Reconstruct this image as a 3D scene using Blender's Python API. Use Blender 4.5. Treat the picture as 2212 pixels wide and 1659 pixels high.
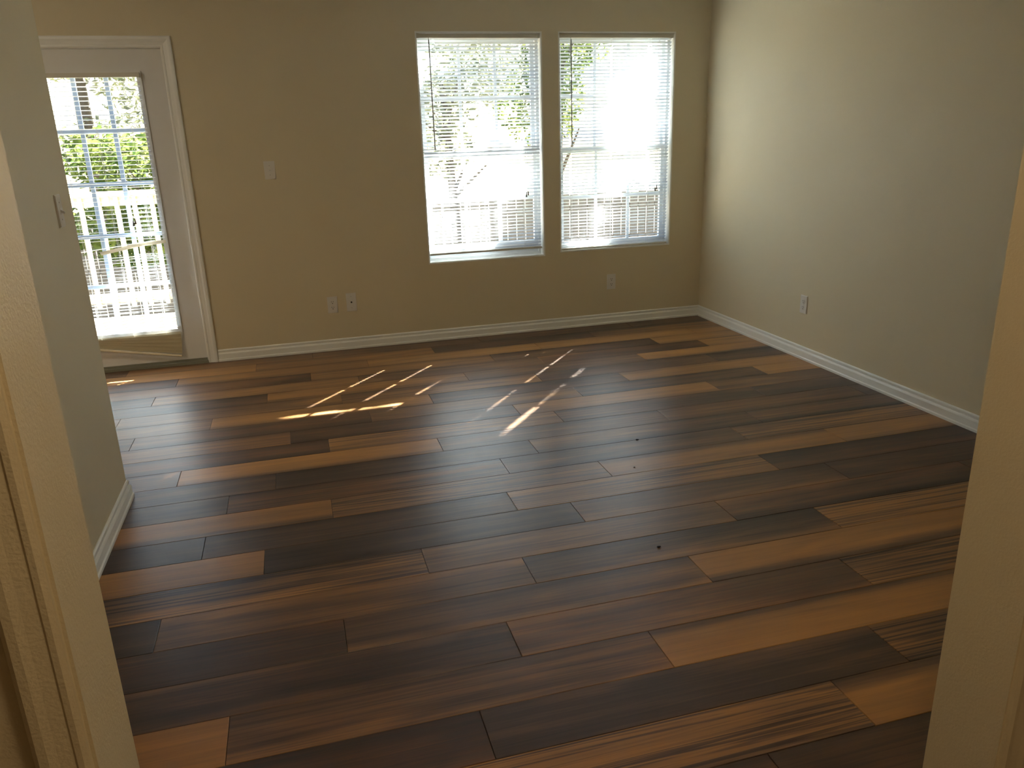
import bpy, bmesh, math, random
from mathutils import Vector, Matrix

for o in list(bpy.data.objects):
    bpy.data.objects.remove(o)
SC = bpy.context.scene
COL = SC.collection

# ------------------------------------------------------------------ camera
CAM = Vector((-3.0818, -5.5797, 1.4420))
RIGHT = Vector((0.962684, -0.268976, -0.029862))
UP = Vector((0.109475, 0.286136, 0.951915))
FWD = Vector((0.247498, 0.919662, -0.304904))
cam_data = bpy.data.cameras.new('camera')
cam = bpy.data.objects.new('camera', cam_data)
COL.objects.link(cam)
cam.matrix_world = Matrix((
    (RIGHT.x, UP.x, -FWD.x, CAM.x),
    (RIGHT.y, UP.y, -FWD.y, CAM.y),
    (RIGHT.z, UP.z, -FWD.z, CAM.z),
    (0, 0, 0, 1)))
cam_data.sensor_fit = 'HORIZONTAL'
cam_data.sensor_width = 36.0
cam_data.lens = 1687.0 / 2212.0 * 36.0
cam_data.clip_start = 0.02
SC.camera = cam

# ------------------------------------------------------------------ light
SUN_DIR = Vector((-0.84, -1.0, -0.945)).normalized()      # direction the light travels
SUN_STRENGTH = 22.0
SKY_STRENGTH = 0.15
EXPOSURE = 2.45

world = bpy.data.worlds.new('sky')
SC.world = world
world.use_nodes = True
wn = world.node_tree
bg = wn.nodes['Background']
sky = wn.nodes.new('ShaderNodeTexSky')
sky.sky_type = 'NISHITA'
sky.sun_disc = False
sky.sun_elevation = math.asin(-SUN_DIR.z)
sky.sun_rotation = math.atan2(-SUN_DIR.x, -SUN_DIR.y)
wn.links.new(sky.outputs[0], bg.inputs[0])
bg.inputs[1].default_value = SKY_STRENGTH

sd = bpy.data.lights.new('sun', 'SUN')
sd.energy = SUN_STRENGTH
sd.angle = math.radians(0.53)
sd.color = (1.0, 0.95, 0.90)
sun = bpy.data.objects.new('sun', sd)
COL.objects.link(sun)
sun.rotation_euler = SUN_DIR.to_track_quat('-Z', 'Y').to_euler()
sun.location = (6, 8, 8)

def portal(name, x0, x1, z0, z1, y):
    d = bpy.data.lights.new(name, 'AREA')
    d.shape = 'RECTANGLE'
    d.size = x1 - x0
    d.size_y = z1 - z0
    d.cycles.is_portal = True
    o = bpy.data.objects.new(name, d)
    COL.objects.link(o)
    o.location = ((x0 + x1) / 2, y, (z0 + z1) / 2)
    o.rotation_euler = Vector((0, -1, 0)).to_track_quat('-Z', 'Z').to_euler()

portal('sky_portal', -2.171, -1.291, 0.565, 2.107, 0.17)
portal('sky_portal.001', -1.172, -0.275, 0.583, 2.107, 0.17)
portal('sky_portal.002', -4.46, -3.90, 0.24, 1.86, 0.17)

SC.view_settings.view_transform = 'Standard'
SC.view_settings.look = 'None'
SC.view_settings.gamma = 1.0
SC.view_settings.use_curve_mapping = False
SC.view_settings.exposure = EXPOSURE
SC.cycles.diffuse_bounces = 5
SC.cycles.max_bounces = 9
SC.cycles.transparent_max_bounces = 16

# ------------------------------------------------------------------ materials
def srgb(r, g, b):
    f = lambda c: (c / 255 / 12.92) if c / 255 <= 0.04045 else ((c / 255 + 0.055) / 1.055) ** 2.4
    return (f(r), f(g), f(b), 1.0)

def new_mat(name):
    m = bpy.data.materials.new(name)
    m.use_nodes = True
    nt = m.node_tree
    return m, nt, nt.nodes['Principled BSDF']

def paint(name, col, rough=0.6, bump=0.0, bump_scale=300.0, var=0.04, var_scale=3.0, spec=0.4):
    m, nt, p = new_mat(name)
    tc = nt.nodes.new('ShaderNodeTexCoord')
    n = nt.nodes.new('ShaderNodeTexNoise')
    n.inputs['Scale'].default_value = var_scale
    n.inputs['Detail'].default_value = 3
    nt.links.new(tc.outputs['Object'], n.inputs['Vector'])
    mix = nt.nodes.new('ShaderNodeMix')
    mix.data_type = 'RGBA'
    mix.inputs[6].default_value = tuple(c * (1 - var) for c in col[:3]) + (1,)
    mix.inputs[7].default_value = tuple(min(1, c * (1 + var)) for c in col[:3]) + (1,)
    nt.links.new(n.outputs[0], mix.inputs[0])
    nt.links.new(mix.outputs[2], p.inputs['Base Color'])
    p.inputs['Roughness'].default_value = rough
    p.inputs['Specular IOR Level'].default_value = spec
    if bump:
        b = nt.nodes.new('ShaderNodeTexNoise')
        b.inputs['Scale'].default_value = bump_scale
        b.inputs['Detail'].default_value = 2
        nt.links.new(tc.outputs['Object'], b.inputs['Vector'])
        bn = nt.nodes.new('ShaderNodeBump')
        bn.inputs['Strength'].default_value = bump
        bn.inputs['Distance'].default_value = 0.002
        nt.links.new(b.outputs[0], bn.inputs['Height'])
        nt.links.new(bn.outputs[0], p.inputs['Normal'])
    return m

M_WALL = paint('beige_wall_paint', (0.69, 0.615, 0.44), 0.55, 0.25, 160.0, 0.02)
M_TRIM = paint('white_trim_paint', (0.86, 0.87, 0.84), 0.35, 0, 1, 0.02)
M_JAMB = paint('beige_jamb_paint', (0.66, 0.58, 0.41), 0.5, 0.3, 220.0, 0.03)
M_CEIL = paint('white_ceiling_paint', (0.86, 0.85, 0.82), 0.9, 0.3, 120.0, 0.02)
M_DOOR = paint('white_door_paint', (0.76, 0.76, 0.74), 0.4, 0, 1, 0.02)
M_VINYL = paint('white_window_vinyl', (0.80, 0.82, 0.83), 0.4, 0, 1, 0.01)
M_MUNTIN = paint('pale_blue_muntin', (0.50, 0.62, 0.78), 0.4, 0, 1, 0.01)
M_PLATE = paint('white_plate_plastic', (0.74, 0.72, 0.68), 0.3, 0, 1, 0.01)
M_HOLE = paint('dark_hole', (0.02, 0.016, 0.012), 0.7, 0, 1, 0.0)
M_SCREW = paint('screw_metal', (0.45, 0.43, 0.4), 0.35, 0, 1, 0.0)
M_THRESH = paint('grey_green_threshold', (0.24, 0.24, 0.19), 0.5, 0.2, 90.0, 0.06)
M_RAIL = paint('blind_rail_enamel', (0.66, 0.64, 0.56), 0.4, 0, 1, 0.01)
M_CREAM = paint('aged_cream_slat', (0.66, 0.58, 0.40), 0.5, 0, 1, 0.02)
M_WAND = paint('grey_plastic_wand', (0.22, 0.23, 0.23), 0.3, 0, 1, 0.0)
M_TASSEL = paint('dark_tassel', (0.10, 0.085, 0.07), 0.6, 0, 1, 0.0)
M_CORD = paint('white_cord', (0.72, 0.72, 0.70), 0.8, 0, 1, 0.0)
M_CHIP = paint('fresh_white_caulk', (0.92, 0.92, 0.88), 0.5, 0, 1, 0.0)
M_SUB = paint('dark_subfloor', (0.015, 0.010, 0.007), 0.9, 0, 1, 0.1)
M_DEBRIS = paint('dark_debris', (0.012, 0.010, 0.010), 0.8, 0, 1, 0.1)
M_SIDING = paint('outside_siding', (0.62, 0.60, 0.54), 0.7, 0, 1, 0.03)

def facing_gloss(nt, f0, gain):
    # reflectance from both sides of a thin sheet: f0 + gain * (1 - cos)^4
    lw = nt.nodes.new('ShaderNodeLayerWeight')
    lw.inputs[0].default_value = 0.5
    pw = nt.nodes.new('ShaderNodeMath')
    pw.operation = 'POWER'
    pw.inputs[1].default_value = 4.0
    nt.links.new(lw.outputs['Facing'], pw.inputs[0])
    ma = nt.nodes.new('ShaderNodeMath')
    ma.operation = 'MULTIPLY_ADD'
    ma.inputs[1].default_value = gain
    ma.inputs[2].default_value = f0
    nt.links.new(pw.outputs[0], ma.inputs[0])
    return ma.outputs[0]

def slat_material(name, col, trans):
    m = bpy.data.materials.new(name)
    m.use_nodes = True
    nt = m.node_tree
    out = nt.nodes['Material Output']
    nt.nodes.remove(nt.nodes['Principled BSDF'])
    d = nt.nodes.new('ShaderNodeBsdfDiffuse')
    d.inputs[0].default_value = col
    t = nt.nodes.new('ShaderNodeBsdfTranslucent')
    t.inputs[0].default_value = col
    mx = nt.nodes.new('ShaderNodeMixShader')
    mx.inputs[0].default_value = trans
    nt.links.new(d.outputs[0], mx.inputs[1])
    nt.links.new(t.outputs[0], mx.inputs[2])
    g = nt.nodes.new('ShaderNodeBsdfGlossy')
    g.inputs['Roughness'].default_value = 0.35
    fr = facing_gloss(nt, 0.03, 0.35)
    m2 = nt.nodes.new('ShaderNodeMixShader')
    nt.links.new(fr, m2.inputs[0])
    nt.links.new(mx.outputs[0], m2.inputs[1])
    nt.links.new(g.outputs[0], m2.inputs[2])
    nt.links.new(m2.outputs[0], out.inputs[0])
    return m

M_SLAT = slat_material('white_vinyl_slat', (0.70, 0.75, 0.80, 1), 0.14)
M_SLAT_CREAM = slat_material('cream_vinyl_slat', (0.72, 0.66, 0.50, 1), 0.15)

def glass_material():
    m = bpy.data.materials.new('window_glass')
    m.use_nodes = True
    nt = m.node_tree
    out = nt.nodes['Material Output']
    nt.nodes.remove(nt.nodes['Principled BSDF'])
    t = nt.nodes.new('ShaderNodeBsdfTransparent')
    t.inputs[0].default_value = (0.93, 0.96, 0.95, 1)
    g = nt.nodes.new('ShaderNodeBsdfGlossy')
    g.inputs['Roughness'].default_value = 0.02
    fr = facing_gloss(nt, 0.04, 0.6)
    mx = nt.nodes.new('ShaderNodeMixShader')
    nt.links.new(fr, mx.inputs[0])
    nt.links.new(t.outputs[0], mx.inputs[1])
    nt.links.new(g.outputs[0], mx.inputs[2])
    nt.links.new(mx.outputs[0], out.inputs[0])
    return m
M_GLASS = glass_material()

def plank_material():
    m, nt, p = new_mat('printed_wood_plank')
    L = nt.links
    def node(t, **kw):
        n = nt.nodes.new(t)
        for k, v in kw.items():
            setattr(n, k, v)
        return n
    def attr(name):
        n = node('ShaderNodeAttribute', attribute_type='OBJECT', attribute_name=name)
        return n.outputs['Fac']
    def math_(op, a, b=None, c=None, clamp=False):
        n = node('ShaderNodeMath', operation=op, use_clamp=clamp)
        for i, v in enumerate((a, b, c)):
            if v is None:
                continue
            if isinstance(v, (int, float)):
                n.inputs[i].default_value = v
            else:
                L.new(v, n.inputs[i])
        return n.outputs[0]
    def ramp01(v, lo, hi):
        n = node('ShaderNodeMapRange', interpolation_type='SMOOTHSTEP')
        L.new(v, n.inputs[0])
        n.inputs[1].default_value = lo
        n.inputs[2].default_value = hi
        return n.outputs[0]
    tc = node('ShaderNodeTexCoord')
    sep = node('ShaderNodeSeparateXYZ')
    L.new(tc.outputs['Object'], sep.inputs[0])
    X, Y = sep.outputs[0], sep.outputs[1]
    seed = attr('seed')
    def noise(sx, sy, detail=3.0, rough=0.55, off=0.0, dist=0.0):
        cb = node('ShaderNodeCombineXYZ')
        L.new(math_('MULTIPLY', X, sx), cb.inputs[0])
        L.new(math_('MULTIPLY', Y, sy), cb.inputs[1])
        L.new(math_('MULTIPLY_ADD', seed, 17.31, off), cb.inputs[2])
        n = node('ShaderNodeTexNoise')
        n.inputs['Scale'].default_value = 1.0
        n.inputs['Detail'].default_value = detail
        n.inputs['Roughness'].default_value = rough
        n.inputs['Distortion'].default_value = dist
        L.new(cb.outputs[0], n.inputs['Vector'])
        return n.outputs[0]
    blotch = noise(1.6, 9.0, 2.0, 0.5, 0.0, 0.6)
    streak = noise(1.3, 34.0, 4.0, 0.6, 5.2, 1.2)
    grain = noise(7.0, 260.0, 3.0, 0.6, 9.1)
    cath = noise(0.9, 58.0, 2.0, 0.5, 3.3, 1.3)
    # tone: 0 espresso, 1 golden tan
    t = attr('tone')
    t = math_('ADD', t, math_('MULTIPLY', math_('SUBTRACT', blotch, 0.5), 0.75))
    t = math_('ADD', t, math_('MULTIPLY', math_('SUBTRACT', streak, 0.5), 0.55))
    t = math_('ADD', t, math_('MULTIPLY', math_('SUBTRACT', grain, 0.5), 0.22))
    gr = math_('MULTIPLY', attr('grainy'), ramp01(cath, 0.46, 0.66))
    t = math_('SUBTRACT', t, math_('MULTIPLY', gr, 0.55))
    wob = math_('MULTIPLY', math_('SUBTRACT', blotch, 0.5), 0.09)
    far = ramp01(math_('ADD', Y, wob), 0.030, 0.082)
    near = ramp01(math_('SUBTRACT', wob, Y), 0.030, 0.082)
    t = math_('SUBTRACT', t, math_('MULTIPLY', far, attr('dark_far')))
    t = math_('SUBTRACT', t, math_('MULTIPLY', near, attr('dark_near')))
    # slow change along the length
    t = math_('ADD', t, math_('MULTIPLY', math_('SUBTRACT', math_('DIVIDE', X, 1.2), 0.5), attr('slope')))
    cr = node('ShaderNodeValToRGB')
    e = cr.color_ramp.elements
    e[0].position = 0.0
    e[0].color = srgb(48, 37, 32)
    e[1].position = 1.0
    e[1].color = srgb(186, 136, 78)
    for pos, c in ((0.25, srgb(76, 58, 48)), (0.5, srgb(116, 87, 63)), (0.75, srgb(160, 118, 72))):
        k = e.new(pos)
        k.color = c
    L.new(math_('MULTIPLY_ADD', t, 0.82, 0.14, clamp=True), cr.inputs[0])
    red = node('ShaderNodeMix', data_type='RGBA', blend_type='MULTIPLY')
    L.new(math_('MULTIPLY', attr('red'), ramp01(streak, 0.35, 0.6)), red.inputs[0])
    L.new(cr.outputs[0], red.inputs[6])
    red.inputs[7].default_value = (1.0, 0.77, 0.66, 1)
    L.new(red.outputs[2], p.inputs['Base Color'])
    L.new(math_('MULTIPLY_ADD', grain, 0.10, 0.33), p.inputs['Roughness'])
    p.inputs['Specular IOR Level'].default_value = 0.5
    bn = node('ShaderNodeBump')
    bn.inputs['Strength'].default_value = 0.10
    bn.inputs['Distance'].default_value = 0.0006
    L.new(math_('ADD', grain, math_('MULTIPLY', streak, 1.5)), bn.inputs['Height'])
    L.new(bn.outputs[0], p.inputs['Normal'])
    return m
M_PLANK = plank_material()

def wood_out(name, c0, c1, sx=2.0, sy=30.0):
    m, nt, p = new_mat(name)
    tc = nt.nodes.new('ShaderNodeTexCoord')
    mp = nt.nodes.new('ShaderNodeMapping')
    mp.inputs['Scale'].default_value = (sx, sy, sx)
    n = nt.nodes.new('ShaderNodeTexNoise')
    n.inputs['Scale'].default_value = 1.0
    n.inputs['Detail'].default_value = 4
    cr = nt.nodes.new('ShaderNodeValToRGB')
    cr.color_ramp.elements[0].color = c0
    cr.color_ramp.elements[1].color = c1
    nt.links.new(tc.outputs['Object'], mp.inputs[0])
    nt.links.new(mp.outputs[0], n.inputs['Vector'])
    nt.links.new(n.outputs[0], cr.inputs[0])
    nt.links.new(cr.outputs[0], p.inputs['Base Color'])
    p.inputs['Roughness'].default_value = 0.8
    return m
M_DECK = wood_out('weathered_deck_wood', srgb(150, 132, 110), srgb(196, 180, 156), 2, 30)
M_RAILWOOD = wood_out('tan_railing_wood', srgb(150, 138, 122), srgb(196, 184, 166), 2, 30)
M_FENCE = wood_out('grey_fence_wood', srgb(92, 84, 78), srgb(138, 126, 116), 20, 20)
M_BARK = wood_out('tree_bark', srgb(52, 44, 38), srgb(92, 80, 68), 14, 14)
M_GROUND = wood_out('leafy_ground', srgb(84, 74, 52), srgb(120, 116, 72), 3, 3)

def leaf_material(name, c0, c1):
    m = bpy.data.materials.new(name)
    m.use_nodes = True
    nt = m.node_tree
    out = nt.nodes['Material Output']
    nt.nodes.remove(nt.nodes['Principled BSDF'])
    tc = nt.nodes.new('ShaderNodeTexCoord')
    n = nt.nodes.new('ShaderNodeTexNoise')
    n.inputs['Scale'].default_value = 6
    cr = nt.nodes.new('ShaderNodeValToRGB')
    cr.color_ramp.elements[0].position = 0.35
    cr.color_ramp.elements[1].position = 0.65
    cr.color_ramp.elements[0].color = c0
    cr.color_ramp.elements[1].color = c1
    nt.links.new(tc.outputs['Object'], n.inputs['Vector'])
    nt.links.new(n.outputs[0], cr.inputs[0])
    d = nt.nodes.new('ShaderNodeBsdfDiffuse')
    t = nt.nodes.new('ShaderNodeBsdfTranslucent')
    nt.links.new(cr.outputs[0], d.inputs[0])
    nt.links.new(cr.outputs[0], t.inputs[0])
    mx = nt.nodes.new('ShaderNodeMixShader')
    mx.inputs[0].default_value = 0.4
    nt.links.new(d.outputs[0], mx.inputs[1])
    nt.links.new(t.outputs[0], mx.inputs[2])
    nt.links.new(mx.outputs[0], out.inputs[0])
    return m
M_LEAF = leaf_material('green_leaves', srgb(58, 78, 40), srgb(126, 138, 72))
M_LEAF2 = leaf_material('grey_green_leaves', srgb(96, 102, 88), srgb(168, 168, 136))

# ------------------------------------------------------------------ mesh helpers
def box(bm, x0, x1, y0, y1, z0, z1):
    vs = [bm.verts.new((x, y, z)) for z in (z0, z1) for y in (y0, y1) for x in (x0, x1)]
    for f in ((0, 2, 3, 1), (4, 5, 7, 6), (0, 1, 5, 4), (2, 6, 7, 3), (0, 4, 6, 2), (1, 3, 7, 5)):
        bm.faces.new([vs[i] for i in f])
    return vs

def bevel_all(bm, w, seg=1):
    bmesh.ops.bevel(bm, geom=list(bm.edges), offset=w, segments=seg, affect='EDGES', profile=0.7)

def tube(bm, p0, p1, r0, r1=None, n=10):
    r1 = r0 if r1 is None else r1
    p0, p1 = Vector(p0), Vector(p1)
    d = (p1 - p0).normalized()
    a = d.orthogonal().normalized()
    b = d.cross(a)
    A = [bm.verts.new(p0 + (a * math.cos(t) + b * math.sin(t)) * r0) for t in [2 * math.pi * i / n for i in range(n)]]
    B = [bm.verts.new(p1 + (a * math.cos(t) + b * math.sin(t)) * r1) for t in [2 * math.pi * i / n for i in range(n)]]
    for i in range(n):
        bm.faces.new((A[i], A[(i + 1) % n], B[(i + 1) % n], B[i]))
    bm.faces.new(A[::-1])
    bm.faces.new(B)

def sweep(bm, prof, p0, p1, nrm, c0=0.0, c1=0.0):
    """extrude a (depth, z) profile from p0 to p1; depth goes along nrm; c0/c1 lengthen the ends by depth (mitre)."""
    p0, p1, nrm = Vector(p0), Vector(p1), Vector(nrm)
    d = (p1 - p0).normalized()
    A = [bm.verts.new(p0 + nrm * q[0] + Vector((0, 0, q[1])) - d * (q[0] * c0)) for q in prof]
    B = [bm.verts.new(p1 + nrm * q[0] + Vector((0, 0, q[1])) + d * (q[0] * c1)) for q in prof]
    n = len(prof)
    for i in range(n):
        bm.faces.new((A[i], A[(i + 1) % n], B[(i + 1) % n], B[i]))
    bm.faces.new(A[::-1])
    bm.faces.new(B)
    bmesh.ops.recalc_face_normals(bm, faces=bm.faces)

def mesh_of(name, bm, mat):
    bmesh.ops.recalc_face_normals(bm, faces=bm.faces)
    me = bpy.data.meshes.new(name)
    bm.to_mesh(me)
    bm.free()
    me.materials.append(mat)
    return me

def obj(name, data, parent=None, mat=None, loc=(0, 0, 0), rot=(0, 0, 0)):
    if isinstance(data, bmesh.types.BMesh):
        data = mesh_of(name, data, mat)
    o = bpy.data.objects.new(name, data)
    COL.objects.link(o)
    o.parent = parent
    o.location = loc
    o.rotation_euler = rot
    return o

def tag(o, label=None, cat=None, group=None, kind=None):
    if label: o['label'] = label
    if cat: o['category'] = cat
    if group: o['group'] = group
    if kind: o['kind'] = kind
    return o

def empty(name, loc=(0, 0, 0), rot=(0, 0, 0)):
    o = bpy.data.objects.new(name, None)
    COL.objects.link(o)
    o.location = loc
    o.rotation_euler = rot
    o.empty_display_size = 0.1
    return o

def bxm(*boxes):
    bm = bmesh.new()
    for b in boxes:
        box(bm, *b)
    return bm

def bbx(bev, *b):
    bm = bmesh.new()
    box(bm, *b)
    bevel_all(bm, bev)
    return bm

# ------------------------------------------------------------------ room shell
H = 2.50
W1 = (-2.171, -1.291, 0.565, 2.107)
W2 = (-1.172, -0.275, 0.583, 2.107)
DR = (-4.69, -3.745, 0.0, 2.012)           # rough door opening
WT = 0.16
YF, YN = -4.621, -4.761                     # far and near face of the wall we look through
XL, XR = -3.362, -2.030                     # jambs of that opening
SX0, SX1, SY = -4.005, -3.889, -2.185       # stub wall on the left
XW = -6.2                                   # far left end of the place
YB = -7.4

def wall_with_holes(name, x0, x1, z0, z1, ya, yb, holes, mat, label):
    xs = sorted({x0, x1, *[h[0] for h in holes], *[h[1] for h in holes]})
    zs = sorted({z0, z1, *[h[2] for h in holes], *[h[3] for h in holes]})
    bm = bmesh.new()
    for i in range(len(xs) - 1):
        for j in range(len(zs) - 1):
            cx, cz = (xs[i] + xs[i + 1]) / 2, (zs[j] + zs[j + 1]) / 2
            if any(h[0] < cx < h[1] and h[2] < cz < h[3] for h in holes):
                continue
            box(bm, xs[i], xs[i + 1], ya, yb, zs[j], zs[j + 1])
    bmesh.ops.remove_doubles(bm, verts=bm.verts, dist=1e-5)
    # drop the inner faces shared by two cells
    dead = [f for f in bm.faces if all(len(e.link_faces) > 2 for e in f.edges) and
            sum(1 for g in f.verts[0].link_faces if set(g.verts) == set(f.verts)) > 1]
    if dead:
        bmesh.ops.delete(bm, geom=dead, context='FACES_ONLY')
    return tag(obj(name, bm, None, mat), label, 'wall', kind='structure')

wall_with_holes('wall_back', XW, WT, 0.0, H, 0.0, WT, [W1, W2, DR], M_WALL,
                'beige back wall with two windows and a glazed door')
tag(obj('wall_right', bxm((0.0, WT, YB, 0.0, 0.0, H)), None, M_WALL), 'beige right wall brightly lit by the windows', 'wall', kind='structure')
tag(obj('wall_left', bxm((SX0, SX1, YF, SY, 0.0, H)), None, M_WALL), 'beige wall end on the left with a light switch', 'wall', kind='structure')
tag(obj('wall_far_left', bxm((XW - WT, XW, YB, WT, 0.0, H)), None, M_WALL), 'beige wall beyond the left wall end, out of view', 'wall', kind='structure')
wall_with_holes('wall_front', XW, 0.0, 0.0, H, YN, YF, [(XL, XR, -1, 2.36)], M_JAMB,
                'beige wall end framing the near opening on both sides')
tag(obj('wall_hall', bxm((XW, 0.0, YB - WT, YB, 0.0, H)), None, M_WALL), 'beige hall wall behind the viewer', 'wall', kind='structure')
tag(obj('ceiling', bxm((XW - WT, WT, YB - WT, WT, H, H + 0.15)), None, M_CEIL), 'white ceiling above the room', 'ceiling', kind='structure')

# floor: dark underlay with printed planks laid on it
floor = tag(obj('floor', bxm((XW, 0.0, YB, 0.0, -0.06, -0.006), (DR[0], DR[1], 0.0, WT, -0.06, -0.006)), None, M_SUB),
            'wood look plank floor in mixed tan and espresso brown', 'floor', kind='structure')
PW, PL, Y0 = 0.1778, 1.2, -0.1769
PHASE = {-1: .55, 0: .175, 1: .9, 2: .52, 3: .81, 4: .26, 5: .68, 6: 1.175, 7: .81, 8: .387, 9: .57, 10: 1.095, 11: .32,
         12: .127, 13: .545, 14: .063, 15: .285, 16: .84, 17: 1.175, 18: .535, 19: 1.02, 20: .215, 21: .85, 22: .59, 23: .28}
# (row, left end to 0.1 m): tone, dark far edge, dark near edge, red, grainy, slope along length
T, M, D, G, R = (.86, .0, .1, 0, .2, 0), (.52, .1, .1, .1, .2, 0), (.22, .0, .0, .2, .1, 0), (.74, .1, .1, .1, 1.0, 0), (.26, .1, .1, .8, .2, 0)
LOOK = {
    -1: [(-4.2, (.55, .3, 0, .3, .2, -.1)), (-3.0, (.42, .3, 0, .2, .2, -.2)), (-1.8, D), (-.6, D)],
    0: [(-4.6, (.85, .1, 0, .2, .1, 0)), (-3.4, (.72, .2, .1, .2, .3, .1)), (-2.2, (.2, 0, 0, .3, .1, 0)), (-1.0, (.55, .5, 0, .2, .3, .3))],
    1: [(-3.9, (.72, .2, .2, .2, .2, .1)), (-2.7, (.86, .3, .1, 0, .2, 0)), (-1.5, (.85, .2, .2, 0, .2, 0)), (-.3, (.8, .2, .2, 0, .2, 0))],
    2: [(-4.3, (.42, .1, 0, .7, .1, -.4)), (-3.1, (.66, .2, .2, .2, .3, .0)), (-1.9, (.34, .2, .1, .2, .2, -.2)), (-.7, (.82, .2, .3, 0, .2, 0))],
    3: [(-4.0, (.7, .3, .1, .2, .3, .1)), (-2.8, (.5, .2, .1, .1, .2, 0)), (-1.6, (.32, .0, .1, .7, .1, -.3)), (-.4, T)],
    4: [(-4.5, (.25, .2, 0, .2, .1, -.1)), (-3.3, (.76, .0, .3, .2, .5, .0)), (-2.1, (.5, .1, .1, .0, .2, .0)), (-.9, (.8, .0, .7, .1, .2, -.3))],
    5: [(-4.1, (.52, .1, .1, .1, .2, .1)), (-2.9, (.58, .3, .0, .1, .3, .2)), (-1.7, (.3, .1, .0, .1, .1, .0)), (-.5, (.25, .2, .0, .2, .2, .0))],
    6: [(-4.8, M), (-3.6, (.84, .1, .3, .1, .2, .0)), (-2.4, (.3, .1, .0, .0, .1, .0)), (-1.2, (.8, .3, .1, .1, .1, .0)), (0, T)],
    7: [(-5.2, D), (-4.0, (.3, .0, .2, .2, .1, -.1)), (-2.8, (.48, .1, .1, .0, .2, .1)), (-1.6, (.36, .2, .2, .0, .2, .1)), (-.4, T)],
    8: [(-4.4, (.6, .2, .1, .2, .3, .1)), (-3.2, (.28, .0, .2, .2, .1, .2)), (-2.0, (.78, .1, .2, .1, .1, .1)), (-.8, (.42, .2, .0, .1, .2, -.2))],
    9: [(-4.2, (.3, .2, .2, .7, .1, -.1)), (-3.0, (.7, .1, .1, .1, .7, -.05)), (-1.8, (.36, .1, .1, .1, .2, -.1)), (-.6, D)],
    10: [(-4.9, D), (-3.7, (.86, .0, .4, .1, .1, .0)), (-2.5, (.42, .1, .1, .0, .2, .0)), (-1.3, (.48, .1, .2, .2, .2, -.1)), (-.1, D)],
    11: [(-4.5, (.3, .2, .0, .1, .1, .0)), (-3.3, (.2, .1, .0, .1, .1, .2)), (-2.1, (.44, .1, .3, .1, .2, -.2)), (-.9, (.42, .2, .4, .1, .3, .0))],
    12: [(-4.7, D), (-3.5, (.45, .3, .0, .6, .4, .1)), (-2.3, (.36, .1, .1, .0, .1, .0)), (-1.1, (.68, .1, .2, .1, .7, .0))],
    13: [(-4.2, (.82, .0, .5, .2, .1, .0)), (-3.0, (.62, .1, .1, .1, 1.0, .0)), (-1.9, (.82, .4, .1, .1, .1, .1)), (-.7, (.8, .1, .3, .1, .2, -.1))],
    14: [(-4.7, (.16, .0, .1, .1, .1, .0)), (-3.5, (.2, .2, .0, .1, .1, .1)), (-2.3, (.66, .0, .1, .1, .6, .0)), (-1.1, (.2, .3, .0, .6, .1, .0))],
    15: [(-4.5, (.84, .0, .2, .1, .2, .0)), (-3.3, (.14, .0, .1, .1, .1, .2)), (-2.1, (.32, .1, -.2, .1, .1, -.1)), (-.9, (.2, .0, .0, .3, .1, .0))],
    16: [(-4.0, (.55, .2, -.3, .2, .9, .2)), (-2.8, (.46, .0, .0, .0, .2, .0)), (-1.6, (.32, -.2, .3, .6, .2, -.2))],
    17: [(-4.8, (.1, .1, .1, .2, .1, .0)), (-3.6, (.42, -.2, .0, .2, .3, .0)), (-2.4, (.26, .2, -.3, .1, .2, -.2)), (-1.2, (.74, .1, -.1, .1, .9, .0))],
    18: [(-4.3, (.16, .0, .1, .7, .2, .1)), (-3.1, (.40, .1, -.2, .2, .2, .1)), (-1.9, (.92, .0, .6, .1, .1, .0)), (-.7, T)],
    19: [(-5.0, D), (-3.8, (.18, -.2, -.2, .5, .2, .0)), (-2.6, (.44, .0, -.1, .5, .2, -.1)), (-1.4, (.66, .1, -.2, .1, 1.0, .0))],
    20: [(-4.6, (.88, .3, .0, .2, .1, .0)), (-3.4, (.40, .1, -.3, .3, .3, .1)), (-2.2, (.92, .6, .0, .1, .1, .1))],
    21: [(-4.0, (.2, .1, -.2, .8, .1, .0)), (-2.8, (.16, -.2, .0, .2, .2, .0)), (-1.6, (.6, -.1, .1, .1, .9, .0))],
    22: [(-4.2, D), (-3.0, (.72, -.1, .1, .1, 1.0, .0)), (-1.8, (.92, .7, .1, .1, .1, .0))],
    23: [(-3.3, (.3, .1, .1, .8, .3, -.1)), (-2.1, (.14, .0, .0, .4, .1, .0))],
}
def plank_mesh(length):
    g, c, t = 0.0008, 0.0010, 0.006
    bm = bmesh.new()
    x0, x1, y0, y1 = g, length - g, -PW / 2 + g, PW / 2 - g
    lo = [bm.verts.new((x, y, -t)) for x, y in ((x0, y0), (x1, y0), (x1, y1), (x0, y1))]
    mi = [bm.verts.new((x, y, -c)) for x, y in ((x0, y0), (x1, y0), (x1, y1), (x0, y1))]
    hi = [bm.verts.new((x, y, 0)) for x, y in ((x0 + c, y0 + c), (x1 - c, y0 + c), (x1 - c, y1 - c), (x0 + c, y1 - c))]
    for a, b in ((lo, mi), (mi, hi)):
        for i in range(4):
            bm.faces.new((a[i], a[(i + 1) % 4], b[(i + 1) % 4], b[i]))
    bm.faces.new(hi)
    bm.faces.new(lo[::-1])
    return mesh_of('plank', bm, M_PLANK)
PLANK = plank_mesh(PL)
rng = random.Random(7)
KEYS = ('tone', 'dark_far', 'dark_near', 'red', 'grainy', 'slope')
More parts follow.
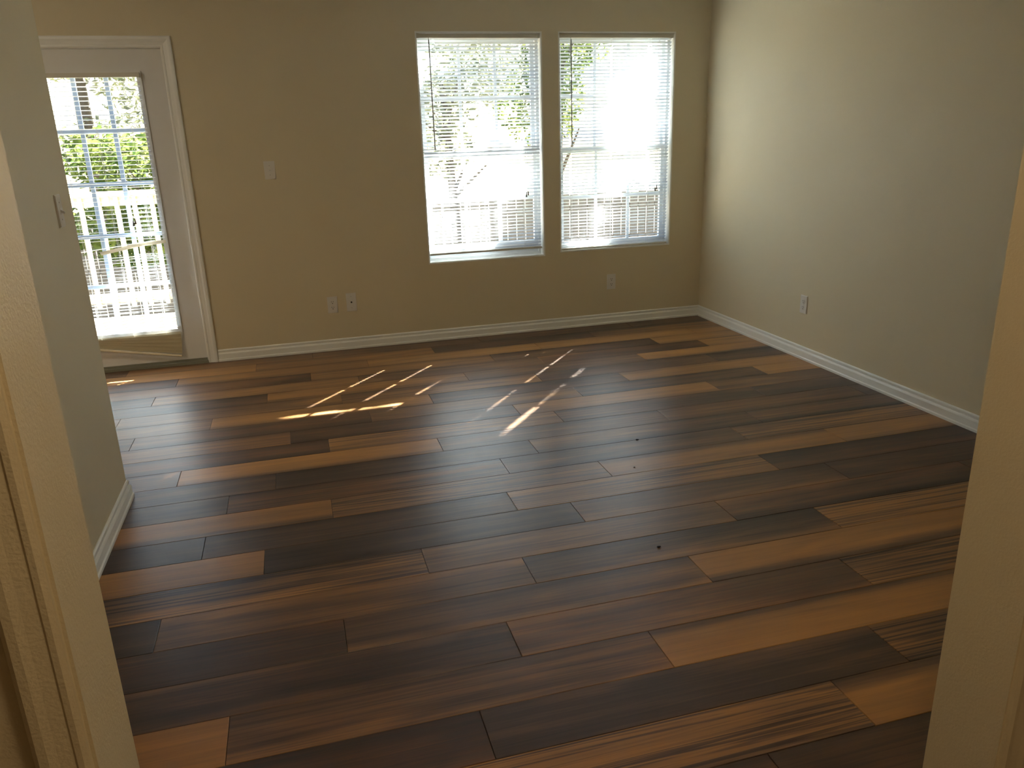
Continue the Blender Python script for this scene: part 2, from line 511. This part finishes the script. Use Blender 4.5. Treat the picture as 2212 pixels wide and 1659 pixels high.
for row in range(-1, 41):
    ph = PHASE.get(row, rng.uniform(0, 1.2))
    looks = LOOK.get(row, [])
    yc = Y0 - (row + 0.5) * PW
    if yc - PW / 2 < YB:
        break
    x = ph + PL * math.floor((-0.01 - ph) / PL)
    while x + PL > XW:
        xa, xb = max(x, XW), min(x + PL, -0.001)
        look = None
        for lx, lk in looks:
            if abs(lx - x) < 0.12:
                look = lk
        if look is None:
            look = rng.choice((T, M, D, G, R, M, D))
        if xb - xa > 0.02:
            me = PLANK if xb - xa > PL - 0.001 else plank_mesh(xb - xa)
            pk = obj('plank', me, floor, loc=(xa, yc, 0))
            for k, v in zip(KEYS, look):
                pk[k] = float(v)
            pk['seed'] = rng.uniform(0, 50)
        x -= PL

# baseboards
BASE = [(0, 0), (0.019, 0), (0.019, 0.012), (0.014, 0.017), (0.014, 0.050), (0.011, 0.056), (0.006, 0.060), (0.006, 0.066), (0.0085, 0.070), (0.0085, 0.077), (0.004, 0.082), (0, 0.082)]
def base(name, p0, p1, nrm, label, c0=0, c1=0):
    bm = bmesh.new()
    sweep(bm, BASE, p0, p1, nrm, c0, c1)
    return tag(obj(name, bm, None, M_TRIM), label, 'baseboard', kind='structure')
base('baseboard_back', (-3.678, 0, 0), (0, 0, 0), (0, -1, 0), 'white baseboard along the back wall below the windows', 0, -1)
base('baseboard_right', (0, 0, 0), (0, YF, 0), (-1, 0, 0), 'white baseboard along the right wall', -1, 0)
bl = base('baseboard_left', (SX1, YF, 0), (SX1, SY, 0), (1, 0, 0), 'white baseboard at the foot of the left wall end', 0, 1)
bm = bmesh.new()
sweep(bm, BASE, (SX1, SY, 0), (SX0, SY, 0), (0, 1, 0), 1, 0)
obj('end_return', bm, bl, M_TRIM)

# ------------------------------------------------------------------ glazed door and its casing
def casing_profile(w, t):
    # (across, out)
    return [(0, 0), (0, t * 0.55), (w * .10, t * 0.75), (w * .22, t * 0.75), (w * .27, t * .62), (w * .55, t * .80), (w * .72, t), (w * .90, t), (w, t * .8), (w, 0)]
def casing_piece(bm, prof, path, flip=1):
    """profile swept along a wall-plane path of two (x, z) corner pairs; path = [(inner, outer) at start, (inner, outer) at end]"""
    w = prof[-1][0]
    rings = []
    for (ix, iz), (ox, oz), y in path:
        rings.append([bm.verts.new((ix + (ox - ix) * a / w, y - flip * b, iz + (oz - iz) * a / w)) for a, b in prof])
    for i in range(len(prof)):
        j = (i + 1) % len(prof)
        bm.faces.new((rings[0][i], rings[0][j], rings[1][j], rings[1][i]))
    bm.faces.new(rings[0])
    bm.faces.new(rings[1][::-1])
trim1 = tag(empty('trim_1', (-3.71, 0, 0)), 'white casing around the glazed door', 'door casing', kind='structure')
def child_local(o, parent):
    o.matrix_parent_inverse = parent.matrix_basis.inverted()
    return o
CW = 0.066
prof = casing_profile(CW, 0.018)
xi, zt = -3.748, 2.010
xo = -4.686
for nm, path in (('casing_leg', [((xi, 0), (xi + CW, 0), 0), ((xi, zt), (xi + CW, zt + CW), 0)]),
                 ('casing_head', [((xi, zt), (xi + CW, zt + CW), 0), ((xo, zt), (xo - CW, zt + CW), 0)]),
                 ('casing_leg', [((xo, 0), (xo - CW, 0), 0), ((xo, zt), (xo - CW, zt + CW), 0)])):
    bm = bmesh.new()
    casing_piece(bm, prof, path)
    child_local(obj(nm, bm, trim1, M_TRIM), trim1)

door = tag(empty('door_1', (-4.2, 0.03, 0)), 'white glazed patio door with fifteen panes behind a blind', 'door', kind='structure')
def dpart(name, bm, mat):
    return child_local(obj(name, bm, door, mat), door)
LX0, LX1, LZ0, LZ1 = -4.460, -3.905, 0.247, 1.858
dy0, dy1 = 0.008, 0.052
dx0, dx1 = DR[0] + 0.006, DR[1] - 0.006
bm = bxm((dx0, LX0, dy0, dy1, .022, 2.004), (LX1, dx1, dy0, dy1, .022, 2.004), (LX0, LX1, dy0, dy1, .022, LZ0), (LX0, LX1, dy0, dy1, LZ1, 2.004))
bmesh.ops.remove_doubles(bm, verts=bm.verts, dist=1e-5)
dpart('door_slab', bm, M_DOOR)
fw = 0.022
dpart('glazing_frame', bxm((LX0 - fw, LX0 + .006, -.002, dy0 - .0002, LZ0 - fw, LZ1 + fw), (LX1 - .006, LX1 + fw, -.002, dy0 - .0002, LZ0 - fw, LZ1 + fw),
                            (LX0 + .006, LX1 - .006, -.002, dy0 - .0002, LZ0 - fw, LZ0 + .006), (LX0 + .006, LX1 - .006, -.002, dy0 - .0002, LZ1 - .006, LZ1 + fw)), M_DOOR)
cw_, rh_ = (LX1 - LX0) / 3, (LZ1 - LZ0) / 5
for i in (1, 2):
    x = LX0 + cw_ * i
    dpart('muntin', bbx(.003, x - .013, x + .013, .020, .040, LZ0, LZ1), M_MUNTIN)
for j in range(1, 5):
    z = LZ0 + rh_ * j
    dpart('muntin', bbx(.003, LX0, LX1, .019, .041, z - .013, z + .013), M_MUNTIN)
for i in range(3):
    for j in range(5):
        dpart('pane', bxm((LX0 + cw_ * i + .002, LX0 + cw_ * (i + 1) - .002, .028, .032, LZ0 + rh_ * j + .002, LZ0 + rh_ * (j + 1) - .002)), M_GLASS)
dpart('door_sweep', bxm((dx0, dx1, -.004, dy0 - .0005, .020, .034)), M_THRESH)
bm = bmesh.new()
tube(bm, (-4.60, 0.006, 0.93), (-4.60, -0.045, 0.93), 0.012)
bmesh.ops.create_uvsphere(bm, u_segments=16, v_segments=10, radius=0.028, matrix=Matrix.Translation((-4.60, -0.055, 0.93)))
dpart('door_knob', bm, M_SCREW)
jamb = bxm((DR[0], dx0 - .001, .0, WT, 0, DR[3]), (dx1 + .001, DR[1], .0, WT, 0, DR[3]), (dx0 - .001, dx1 + .001, 0.0, WT, 2.006, DR[3]),
           (dx1 - .014, dx1 + .001, dy1 + .002, WT, 0.02, 2.006), (dx0 - .001, dx0 + .014, dy1 + .002, WT, 0.02, 2.006))
dpart('door_jamb', jamb, M_TRIM)
dpart('threshold', bxm((DR[0] + .001, DR[1] - .001, -.022, WT, 0.0005, .019)), M_THRESH)

# ------------------------------------------------------------------ windows
def window(name, W, label, foot=0.0):
    x0, x1, z0, z1 = W
    root = tag(empty(name, ((x0 + x1) / 2, 0, z0)), label, 'window', kind='structure')
    def part(nm, bm, mat):
        return child_local(obj(nm, bm, root, mat), root)
    t = .010
    part('recess_lining', bxm((x0, x0 + t, -.001, WT, z0, z1), (x1 - t, x1, -.001, WT, z0, z1), (x0 + t, x1 - t, -.001, WT, z0, z0 + t), (x0 + t, x1 - t, -.001, WT, z1 - t, z1)), M_TRIM)
    a0, a1, b0, b1 = x0 + t, x1 - t, z0 + t, z1 - t
    f = .020
    part('vinyl_frame', bxm((a0, a0 + f, .070, .145, b0, b1), (a1 - f, a1, .070, .145, b0, b1), (a0 + f, a1 - f, .070, .145, b0, b0 + f), (a0 + f, a1 - f, .070, .145, b1 - f, b1)), M_VINYL)
    c0, c1, d0, d1 = a0 + f, a1 - f, b0 + f, b1 - f
    zm = 1.315
    s = .026
    for nm, ya, yb, za, zb in (('upper_sash', .108, .134, zm - .022, d1), ('lower_sash', .078, .106, d0, zm + .022)):
        bt = s + .008
        bb = bt + (foot if nm == 'lower_sash' else 0)
        sash = part(nm, bxm((c0, c0 + s, ya, yb, za, zb), (c1 - s, c1, ya, yb, za, zb), (c0 + s, c1 - s, ya, yb, za, za + bb), (c0 + s, c1 - s, ya, yb, zb - bt, zb)), M_VINYL)
        gx0, gx1, gz0, gz1 = c0 + s, c1 - s, za + bb, zb - bt
        ym = (ya + yb) / 2
        cw, rh = (gx1 - gx0) / 3, (gz1 - gz0) / 2
        for i in (1, 2):
            m = obj('muntin', bxm((gx0 + cw * i - .010, gx0 + cw * i + .010, ym - .007, ym + .007, gz0, gz1)), sash, M_VINYL)
        m = obj('muntin', bxm((gx0, gx1, ym - .0065, ym + .0065, gz0 + rh - .010, gz0 + rh + .010)), sash, M_VINYL)
        for i in range(3):
            for j in range(2):
                obj('pane', bxm((gx0 + cw * i + .001, gx0 + cw * (i + 1) - .001, ym - .002, ym + .002, gz0 + rh * j + .001, gz0 + rh * (j + 1) - .001)), sash, M_GLASS)
    bm = bxm(((x0 + x1) / 2 - .03, (x0 + x1) / 2 + .03, .070, .1055, zm + .0225, zm + .032))
    part('sash_lock', bm, M_VINYL)
    return root
window('window_1', W1, 'double hung window nearer the door, covered by a blind', .050)
window('window_2', W2, 'double hung window nearer the right wall, covered by a blind')

# ------------------------------------------------------------------ blinds
def slat_mesh(L, holes, wid=0.025, mat=M_SLAT, crown=0.0018):
    """thin crowned slat along x (0..L), with real routed cord holes"""
    holes = [h if isinstance(h, tuple) else (h, .008) for h in holes]
    xs = {0.0, L}
    for h, hw in holes:
        xs |= {h - hw, h + hw}
    xs = sorted(xs)
    ys = [-wid / 2, -wid / 3, -.0040, .0040, wid / 3, wid / 2]
    bm = bmesh.new()
    V = [[bm.verts.new((x, y, crown * (1 - (2 * y / wid) ** 2))) for y in ys] for x in xs]
    for i in range(len(xs) - 1):
        cx = (xs[i] + xs[i + 1]) / 2
        hole = any(abs(cx - h) < .004 for h, hw in holes)
        for j in range(len(ys) - 1):
            if hole and j == 2:
                continue
            bm.faces.new((V[i][j], V[i + 1][j], V[i + 1][j + 1], V[i][j + 1]))
    me = mesh_of('slat', bm, mat)
    for p in me.polygons:
        p.use_smooth = True
    return me

def make_blind(name, x0, x1, ztop, zbot, yc, zs, tilts, cords, wand, pull, label, group=None, skew=None, cat='blind', headh=.026, wide={}):
    """zs: slat heights, tilts: inner edge up in degrees"""
    root = tag(empty(name, ((x0 + x1) / 2, yc, zbot)), label, cat, group)
    def part(nm, data, mat=None, loc=(0, 0, 0), rot=(0, 0, 0)):
        o = obj(nm, data, root, mat, loc, rot)
        return child_local(o, root)
    # headrail: open channel with end caps
    hr = bmesh.new()
    box(hr, x0, x1, yc - .013, yc - .0118, ztop - headh, ztop)
    box(hr, x0, x1, yc + .0118, yc + .013, ztop - headh, ztop)
    box(hr, x0, x1, yc - .0118, yc + .0118, ztop - headh, ztop - headh + .0012)
    part('headrail', hr, M_RAIL)
    for xa in (x0 - .003, x1 - .016):
        part('mounting_bracket', bbx(.001, xa, xa + .019, yc - .0155, yc + .0155, ztop - headh - .002, ztop + .0012), M_RAIL)
    me = slat_mesh(x1 - x0 - .006, [(c - x0 - .003, wide.get(c, .008)) for c in cords])
    r = random.Random(hash(name) % 1000 if False else len(name) * 7 + int(abs(x0) * 100))
    for i, (z, tl) in enumerate(zip(zs, tilts)):
        sk = skew(i, z) if skew else 0.0
        part('slat', me, None, (x0 + .003, yc, z), (math.radians(-(tl + r.uniform(-1.2, 1.2))), math.radians(sk + r.uniform(-.12, .12)), 0))
    for c in cords:
        bm = bmesh.new()
        for dy in (-.0135, .0135):
            tube(bm, (c + .007, yc + dy, ztop - headh), (c + .007, yc + dy, zbot), .0006, n=5)
        tube(bm, (c, yc, ztop - headh), (c, yc, zbot), .0008, n=5)
        part('ladder_cord', bm, M_CORD)
    if wand:
        wx, wz = wand
        bm = bmesh.new()
        tube(bm, (wx, yc - .020, ztop - headh - .012), (wx + .002, yc - .022, wz), .0042, .0042, 8)
        w = part('tilt_wand', bm, M_WAND)
        bm = bmesh.new()
        tube(bm, (wx, yc - .006, ztop - headh + .004), (wx, yc - .020, ztop - headh - .014), .0016, n=6)
        obj('wand_hook', bm, w, M_SCREW)
    if pull:
        px, pz = pull
        bm = bmesh.new()
        tube(bm, (px, yc - .016, ztop - headh), (px - .002, yc - .018, pz), .0009, n=5)
        tube(bm, (px + .008, yc - .016, ztop - headh), (px + .011, yc - .018, pz + .012), .0009, n=5)
        cd = part('pull_cord', bm, M_CORD)
        for k, (tx, tz) in enumerate(((px - .002, pz), (px + .011, pz + .012))):
            bm = bmesh.new()
            tube(bm, (tx, yc - .018, tz + .002), (tx, yc - .018, tz - .034), .0022, .0068, 10)
            obj('tassel', bm, cd, M_TASSEL)
    return root, part

def steps(a, b, p):
    out = []
    z = a
    while z > b:
        out.append(z)
        z -= p
    return out

# window nearer the door
bx0, bx1 = W1[0] + .014, W1[1] - .016
zs = steps(2.060, .640, .0228)
tl = [27 + 3 * math.sin(i * .9) for i in range(len(zs))]
for i, z in enumerate(zs):
    if 1.293 < z < 1.338:
        tl[i] = -38
root, part = make_blind('window_blind', bx0, bx1, 2.094, .634, .030, zs, tl, (-2.045, -1.735, -1.440), (-2.078, 1.352), (-1.421, 1.035),
                        'white mini blind in the window nearer the door, bottom rail above the sill', 'mini blinds in the two windows',
                        skew=lambda i, z: (.3 if 1.338 < z < 1.37 else (-.3 if 1.19 < z < 1.225 else 0)))
part('bottom_rail', bbx(.002, bx0 + .002, bx1 - .002, .018, .042, .622, .636), M_RAIL)
# window nearer the corner
bx0, bx1 = W2[0] + .014, W2[1] - .016
zs = steps(2.062, .622, .0228)
root, part = make_blind('window_blind', bx0, bx1, 2.096, .606, .030, zs, [24 + 3 * math.sin(i * .7 + 1) for i in range(len(zs))], (-1.075, -.760, -.462), (-1.073, 1.352), (-.401, 1.03),
                        'white mini blind in the window nearer the right wall, reaching the sill', 'mini blinds in the two windows', wide={-.462: .016})
part('bottom_rail', bbx(.002, bx0 + .002, bx1 - .002, .018, .042, .594, .608), M_RAIL)

# blind on the door, with broken and sagging slats
bx0, bx1 = -4.478, -3.892
zs = steps(1.818, .850, .0272) + steps(.755, .262, .0213)
tl = [9 + 2 * math.sin(i) for i in zs[:36]] + [12] * 80
root, part = make_blind('door_blind', bx0, bx1, 1.868, .225, -.021, zs, tl[:len(zs)], (-4.385, -4.185, -3.985), None, (-4.062, .985),
                        'white mini blind on the glazed door with broken slats and a sagging bottom', None,
                        skew=lambda i, z: (-1.4 if .70 < z < .755 else (.5 * math.sin(i * 2.1) if z < .62 else .0)), headh=.026)
for (xa, za, xb, zb, tlt) in ((-4.120, .824, -3.893, .843, 62), (-4.292, .787, -4.040, .833, 66), (-4.470, .795, -3.96, .851, 14)):
    me = slat_mesh(math.hypot(xb - xa, zb - za), [], .025, M_SLAT_CREAM if tlt > 20 else M_SLAT)
    part('broken_slat', me, None, (xa, -.024 if tlt > 20 else -.016, za), (math.radians(-tlt), -math.atan2(zb - za, xb - xa), 0))
me = slat_mesh(bx1 - bx0 - .004, [], .025, M_SLAT_CREAM)
n = 10
for i in range(n):
    zl = .222 - .0035 * i
    zr = .226 - .0145 * i
    part('sagging_slat', me, None, (bx0 + .002, -.018 - .0022 * i, zl), (math.radians(-(62 if i % 2 else 80)), -math.atan2(zr - zl, bx1 - bx0), 0))
bm = bbx(.002, 0, bx1 - bx0 - .004, -.011, .011, -.012, .002)
part('bottom_rail', bm, M_CREAM, (bx0 + .002, -.046, .183), (math.radians(-20), math.atan2(.106, bx1 - bx0), 0))

# ------------------------------------------------------------------ wall plates
def plate(name, loc, facing, kind, label, cat, w=.070, h=.116, group=None):
    """built facing -y at the origin, then turned; facing: rotation about z"""
    root = tag(empty(name, loc, (0, 0, facing)), label, cat, group)
    bm = bmesh.new()
    box(bm, -w / 2, w / 2, -.006, -.0002, -h / 2, h / 2)
    front = [e for e in bm.edges if all(v.co.y < -.005 for v in e.verts)]
    bmesh.ops.bevel(bm, geom=front, offset=.003, segments=2, affect='EDGES')
    obj('cover_plate', bm, root, M_PLATE)
    def screw(z):
        b = bmesh.new()
        tube(b, (0, -.0055, z), (0, -.0070, z), .0030, .0026, 10)
        obj('screw', b, root, M_SCREW if kind != 'outlet' else M_PLATE)
    if kind == 'outlet':
        screw(0)
        for zc in (.0195, -.0195):
            b = bmesh.new()
            box(b, -.0165, .0165, -.0078, -.004, zc - .0135, zc + .0135)
            bmesh.ops.bevel(b, geom=[e for e in b.edges if abs(e.verts[0].co.y - e.verts[1].co.y) > .001], offset=.007, segments=3, affect='EDGES')
            rc = obj('receptacle', b, root, M_PLATE)
            for sx, hh in ((-.0063, .0045), (.0063, .0038)):
                obj('slot', bxm((sx - .0013, sx + .0013, -.0081, -.0070, zc + .0035 - hh, zc + .0035 + hh)), rc, M_HOLE)
            b = bmesh.new()
            tube(b, (0, -.0070, zc - .0080), (0, -.0082, zc - .0080), .0030, n=10)
            obj('ground_hole', b, rc, M_HOLE)
    elif kind == 'switch':
        screw(.030); screw(-.030)
        obj('toggle_slot', bxm((-.0055, .0055, -.0068, -.0050, -.012, .012)), root, M_PLATE)
        b = bmesh.new()
        vs = box(b, -.0035, .0035, -.019, -.006, -.005, .005)
        for v in b.verts:
            if v.co.y < -.01:
                v.co.z = v.co.z * .7 - .006
                v.co.x *= .8
        bevel_all(b, .0006)
        obj('toggle', b, root, M_PLATE)
    elif kind == 'cable':
        screw(.041); screw(-.041)
        b = bmesh.new()
        tube(b, (0, -.0055, 0), (0, -.0095, 0), .0058, n=12)
        cn = obj('cable_jack', b, root, M_HOLE)
    return root

plate('light_switch', (-3.191, 0, 1.261), 0, 'switch', 'white toggle switch on the back wall beside the door', 'switch')
plate('wall_outlet', (-2.875, 0, .329), 0, 'outlet', 'white duplex outlet on the back wall beside the cable plate', 'outlet', group='duplex outlets')
plate('cable_plate', (-2.743, 0, .338), 0, 'cable', 'white cable plate with one dark jack hole beside an outlet', 'wall plate', h=.130)
plate('wall_outlet', (-.760, 0, .331), 0, 'outlet', 'white duplex outlet below the window nearer the right wall', 'outlet', group='duplex outlets')
plate('wall_outlet', (0, -1.355, .351), math.pi / 2 * -1, 'outlet', 'white duplex outlet on the bright right wall', 'outlet', group='duplex outlets')
plate('light_switch', (SX1, -2.375, 1.226), math.pi / 2, 'switch', 'light switch seen edge on at the left wall end', 'switch')

# ------------------------------------------------------------------ casing of the near opening
trim2 = tag(empty('trim_2', (XL, YN, 0)), 'blurred beige casing of the near opening at lower left', 'door casing', kind='structure')
p2 = casing_profile(.052, .016)[::-1]
p2 = [(.052 - a, b) for a, b in casing_profile(.052, .016)][::-1]
p2 = casing_profile(.052, .016)
for nm, path in (('casing_leg', [((XL - .004, 0), (XL - .056, 0), YN), ((XL - .004, 2.364), (XL - .056, 2.416), YN)]),
                 ('casing_leg', [((XR + .004, 0), (XR + .056, 0), YN), ((XR + .004, 2.364), (XR + .056, 2.416), YN)]),
                 ('casing_head', [((XL - .004, 2.364), (XL - .056, 2.416), YN), ((XR + .004, 2.364), (XR + .056, 2.416), YN)])):
    bm = bmesh.new()
    casing_piece(bm, p2, path)
    child_local(obj(nm, bm, trim2, M_JAMB), trim2)

# ------------------------------------------------------------------ added warm fill lights (both out of view)
def emitter(name, col, strength):
    m = bpy.data.materials.new(name)
    m.use_nodes = True
    nt = m.node_tree
    nt.nodes.remove(nt.nodes['Principled BSDF'])
    e = nt.nodes.new('ShaderNodeEmission')
    e.inputs[0].default_value = col
    e.inputs[1].default_value = strength
    nt.links.new(e.outputs[0], nt.nodes['Material Output'].inputs[0])
    return m
HALL_FILL = 9.5  # unseen lamp added to lift the near jambs and floor
DINING_FILL = 12.0  # unseen lamp added to brighten the back wall
def fill_dome(x, y, label, strength, col):
    lamp = tag(empty('fill_light', (x, y, H)), label, 'ceiling light')
    bm = bmesh.new()
    tube(bm, (0, 0, -.0005), (0, 0, -.022), .17, .165, 32)
    obj('base_ring', bm, lamp, M_RAIL)
    bm = bmesh.new()
    bmesh.ops.create_uvsphere(bm, u_segments=32, v_segments=16, radius=.15)
    bmesh.ops.delete(bm, geom=[v for v in bm.verts if v.co.z > .001], context='VERTS')
    for v in bm.verts:
        v.co.z = v.co.z * .55 - .0225
    obj('glass_dome', bm, lamp, emitter('warm_fill_glow', col, strength))
fill_dome(-2.7, -5.25, 'added warm fill light, unseen on the hall ceiling behind the viewer', HALL_FILL, (1.0, .73, .42, 1))
fill_dome(-5.3, -2.3, 'added warm fill light, unseen on the ceiling beyond the left wall end', DINING_FILL, (1.0, .86, .66, 1))

# ------------------------------------------------------------------ debris on the floor
def debris(x, y, r, label, sd_):
    bm = bmesh.new()
    bmesh.ops.create_icosphere(bm, subdivisions=2, radius=r)
    q = random.Random(sd_)
    for v in bm.verts:
        v.co *= q.uniform(.6, 1.2)
        v.co.z *= .5
        v.co.x *= 1.5
    zmin = min(v.co.z for v in bm.verts)
    return tag(obj('debris_crumb', bm, None, M_DEBRIS, (x, y, -zmin)), label, 'debris', 'dark crumbs on the floor')
debris(-1.581, -2.316, .006, 'small dark crumb on the floor nearest the windows', 1)
debris(-1.727, -2.611, .003, 'tiny dark crumb on a plank, middle one of three', 2)
debris(-1.934, -3.289, .005, 'small dark crumb on the floor nearest the viewer', 3)

# ------------------------------------------------------------------ outside
tag(obj('ground', bxm((-30, 30, WT + .3, 45, -1.5, -1.3)), None, M_GROUND), 'leafy ground outside beyond the deck', 'ground', kind='structure')
deck = tag(empty('deck', (-4.3, 1.3, -.08)), 'sunlit wooden deck outside the glazed door', 'deck')
DX0, DX1, DY1 = -6.6, -2.1, 2.20
bd = mesh_of('deck_board', bbx(.003, DX0, DX1, -.069, .069, -.035, 0), M_DECK)
y = WT + .08
while y < DY1:
    child_local(obj('deck_board', bd, deck, loc=(0, y, -.05)), deck)
    y += .143
for x in (-6.4, -4.9, -3.5, -2.25):
    child_local(obj('joist', bxm((x - .02, x + .02, WT + .02, DY1, -.26, -.086)), deck, M_DECK), deck)
    for yy in (.35, 2.05):
        child_local(obj('deck_post', bxm((x + .021, x + .11, yy - .045, yy + .045, -1.31, -.0865)), deck, M_DECK), deck)

rail = tag(empty('deck_railing', (-4.3, 2.35, -.05)), 'tan wooden deck railing with square balusters outside the door', 'railing')
def rpart(nm, data, mat=None, loc=(0, 0, 0)):
    return child_local(obj(nm, data, rail, mat, loc), rail)
rpart('rail_cap', bbx(.004, DX0, DX1, 2.27, 2.42, 1.018, 1.056), M_RAILWOOD)
rpart('top_rail', bbx(.003, DX0, DX1, 2.352, 2.390, .929, 1.0175), M_RAILWOOD)
rpart('bottom_rail', bbx(.003, DX0, DX1, 2.352, 2.390, .045, .134), M_RAILWOOD)
bal = mesh_of('baluster', bbx(.003, -.019, .019, -.019, .019, -.02, .985), M_RAILWOOD)
x = DX0 + .08
while x < DX1:
    rpart('baluster', bal, None, (x, 2.332, .03))
    x += .148
for x in (-6.5, -5.2, -3.5, -2.16):
    rpart('post', bbx(.004, x - .044, x + .044, 2.392, 2.478, -1.31, 1.0175), M_RAILWOOD)

fence = tag(empty('privacy_fence', (-2, 6.3, -1.3)), 'grey wooden board fence beyond the deck railing', 'fence')
rr = random.Random(3)
fb = mesh_of('fence_board', bbx(.004, -.068, .068, -.010, .010, 0, 1.82), M_FENCE)
x = -9.0
while x < 7.0:
    child_local(obj('fence_board', fb, fence, loc=(x, 6.3, -1.3 + rr.uniform(-.02, .0))), fence)
    x += .146
for z in (-1.0, -.2, .3):
    child_local(obj('fence_rail', bxm((-9.1, 7.0, 6.312, 6.35, z - .04, z + .04)), fence, M_FENCE), fence)

def leaf_mass(bm, rg, cx, cy, cz, rx, ry, rz, n, size):
    for _ in range(n):
        while True:
            p = Vector((rg.uniform(-1, 1), rg.uniform(-1, 1), rg.uniform(-1, 1)))
            if .25 < p.length < 1:
                break
        c = Vector((cx + p.x * rx, cy + p.y * ry, cz + p.z * rz))
        s = size * rg.uniform(.6, 1.3)
        a = Vector((rg.gauss(0, 1), rg.gauss(0, 1), rg.gauss(0, .6))).normalized()
        b = a.orthogonal().normalized()
        b = (b * math.cos(t := rg.uniform(0, 6.28)) + a.cross(b) * math.sin(t)).normalized()
        v = [bm.verts.new(c - a * s), bm.verts.new(c + b * s * .38 - a * s * .1), bm.verts.new(c + a * s), bm.verts.new(c - b * s * .38 - a * s * .1)]
        bm.faces.new(v)

def tree(name, x, y, h, r, label, mat, blobs, sd_, size=.07, cat='tree'):
    rg = random.Random(sd_)
    root = tag(empty(name, (x, y, -1.3)), label, cat, 'trees and shrubs behind the house')
    bm = bmesh.new()
    top = Vector((x + rg.uniform(-.2, .2), y, -1.3 + h))
    tube(bm, (x, y, -1.32), top, r, r * .55, 10)
    for k in range(6):
        t = rg.uniform(.45, .95)
        p = Vector((x, y, -1.3)).lerp(top, t)
        tube(bm, p, p + Vector((rg.uniform(-.6, .6), rg.uniform(-.5, .5), rg.uniform(.3, .9))), r * .4, r * .12, 7)
    child_local(obj('trunk', bm, root, M_BARK), root)
    bm = bmesh.new()
    for (bx, by, bz, rx, ry, rz, n) in blobs:
        leaf_mass(bm, rg, x + bx, y + by, bz, rx, ry, rz, n, size)
    f = child_local(obj('foliage', bm, root, mat), root)
    f['kind'] = 'stuff'
    return root
# clumps of the shading crown, set along the sun's path to the blinds they dapple
def toward_sun(px, pz, t):
    d = -SUN_DIR / -SUN_DIR.y
    return (px + d.x * t - 3.3, t - 4.6, pz + d.z * t)
SHADE = [(*toward_sun(-.25, 1.55, 4.4), .10, .30, .40, 220), (*toward_sun(-1.50, 1.70, 4.6), .30, .35, .28, 520), (*toward_sun(-1.95, 1.62, 4.4), .28, .30, .22, 420),
         (*toward_sun(-1.25, .80, 4.2), .32, .35, .20, 480), (*toward_sun(-1.05, 1.75, 4.8), .22, .30, .40, 480),
         (*toward_sun(-.35, .85, 4.5), .35, .35, .25, 520), (*toward_sun(-1.1, 1.15, 4.3), .16, .30, .30, 260),
         (*toward_sun(-.75, 2.05, 4.7), .45, .35, .12, 380), (*toward_sun(-3.2, 1.4, 5.0), .5, .4, .5, 700),
         (*toward_sun(-4.3, 1.5, 5.2), .5, .4, .5, 800), (*toward_sun(-4.5, .75, 4.6), .3, .4, .3, 400)]
tree('broadleaf_tree', -4.55, 5.2, 2.4, .06, 'bushy green shrub just behind the railing opposite the door', M_LEAF,
     [(-.3, 0, .5, .9, .6, .55, 1800), (.5, .2, 1.0, .7, .5, .55, 1500), (-.6, .2, 1.3, .6, .5, .4, 700)], 11, .075, 'shrub')
tree('tall_tree', -6.4, 10.4, 6.5, .16, 'dark trunked tall tree at the left behind the door glass', M_LEAF2,
     [(0, 0, 3.6, 1.8, 1.3, 1.1, 2200), (1.5, .3, 2.6, 1.4, 1.0, .9, 1500), (.6, .2, 1.4, 1.4, .9, .6, 900)], 12, .09)
tree('broadleaf_tree', -2.9, 8.2, 4.2, .10, 'leafy tree behind the gap between door and windows', M_LEAF2,
     [(0, 0, 2.2, 1.3, .7, 1.3, 2200), (-.4, 0, 1.0, .9, .6, .7, 1000)], 13, .08)
tree('broadleaf_tree', -.8, 5.4, 3.4, .08, 'grey green leafy tree outside the window nearer the door', M_LEAF2,
     [(-.4, 0, 1.6, .7, .5, .8, 1300), (.3, .1, 2.4, .7, .5, .6, 1000)], 14, .07)
tree('broadleaf_tree', 1.3, 7.6, 4.2, .10, 'green leafy tree outside the window nearer the right wall', M_LEAF,
     [(-.2, 0, 2.0, .8, .6, .8, 1600), (.3, .1, 3.0, .8, .6, .7, 1300)], 15, .07)
tree('tall_tree', 3.3, 4.6, 6.0, .13, 'tall tree shading the windows from the sunny side', M_LEAF2, SHADE, 16, .09)
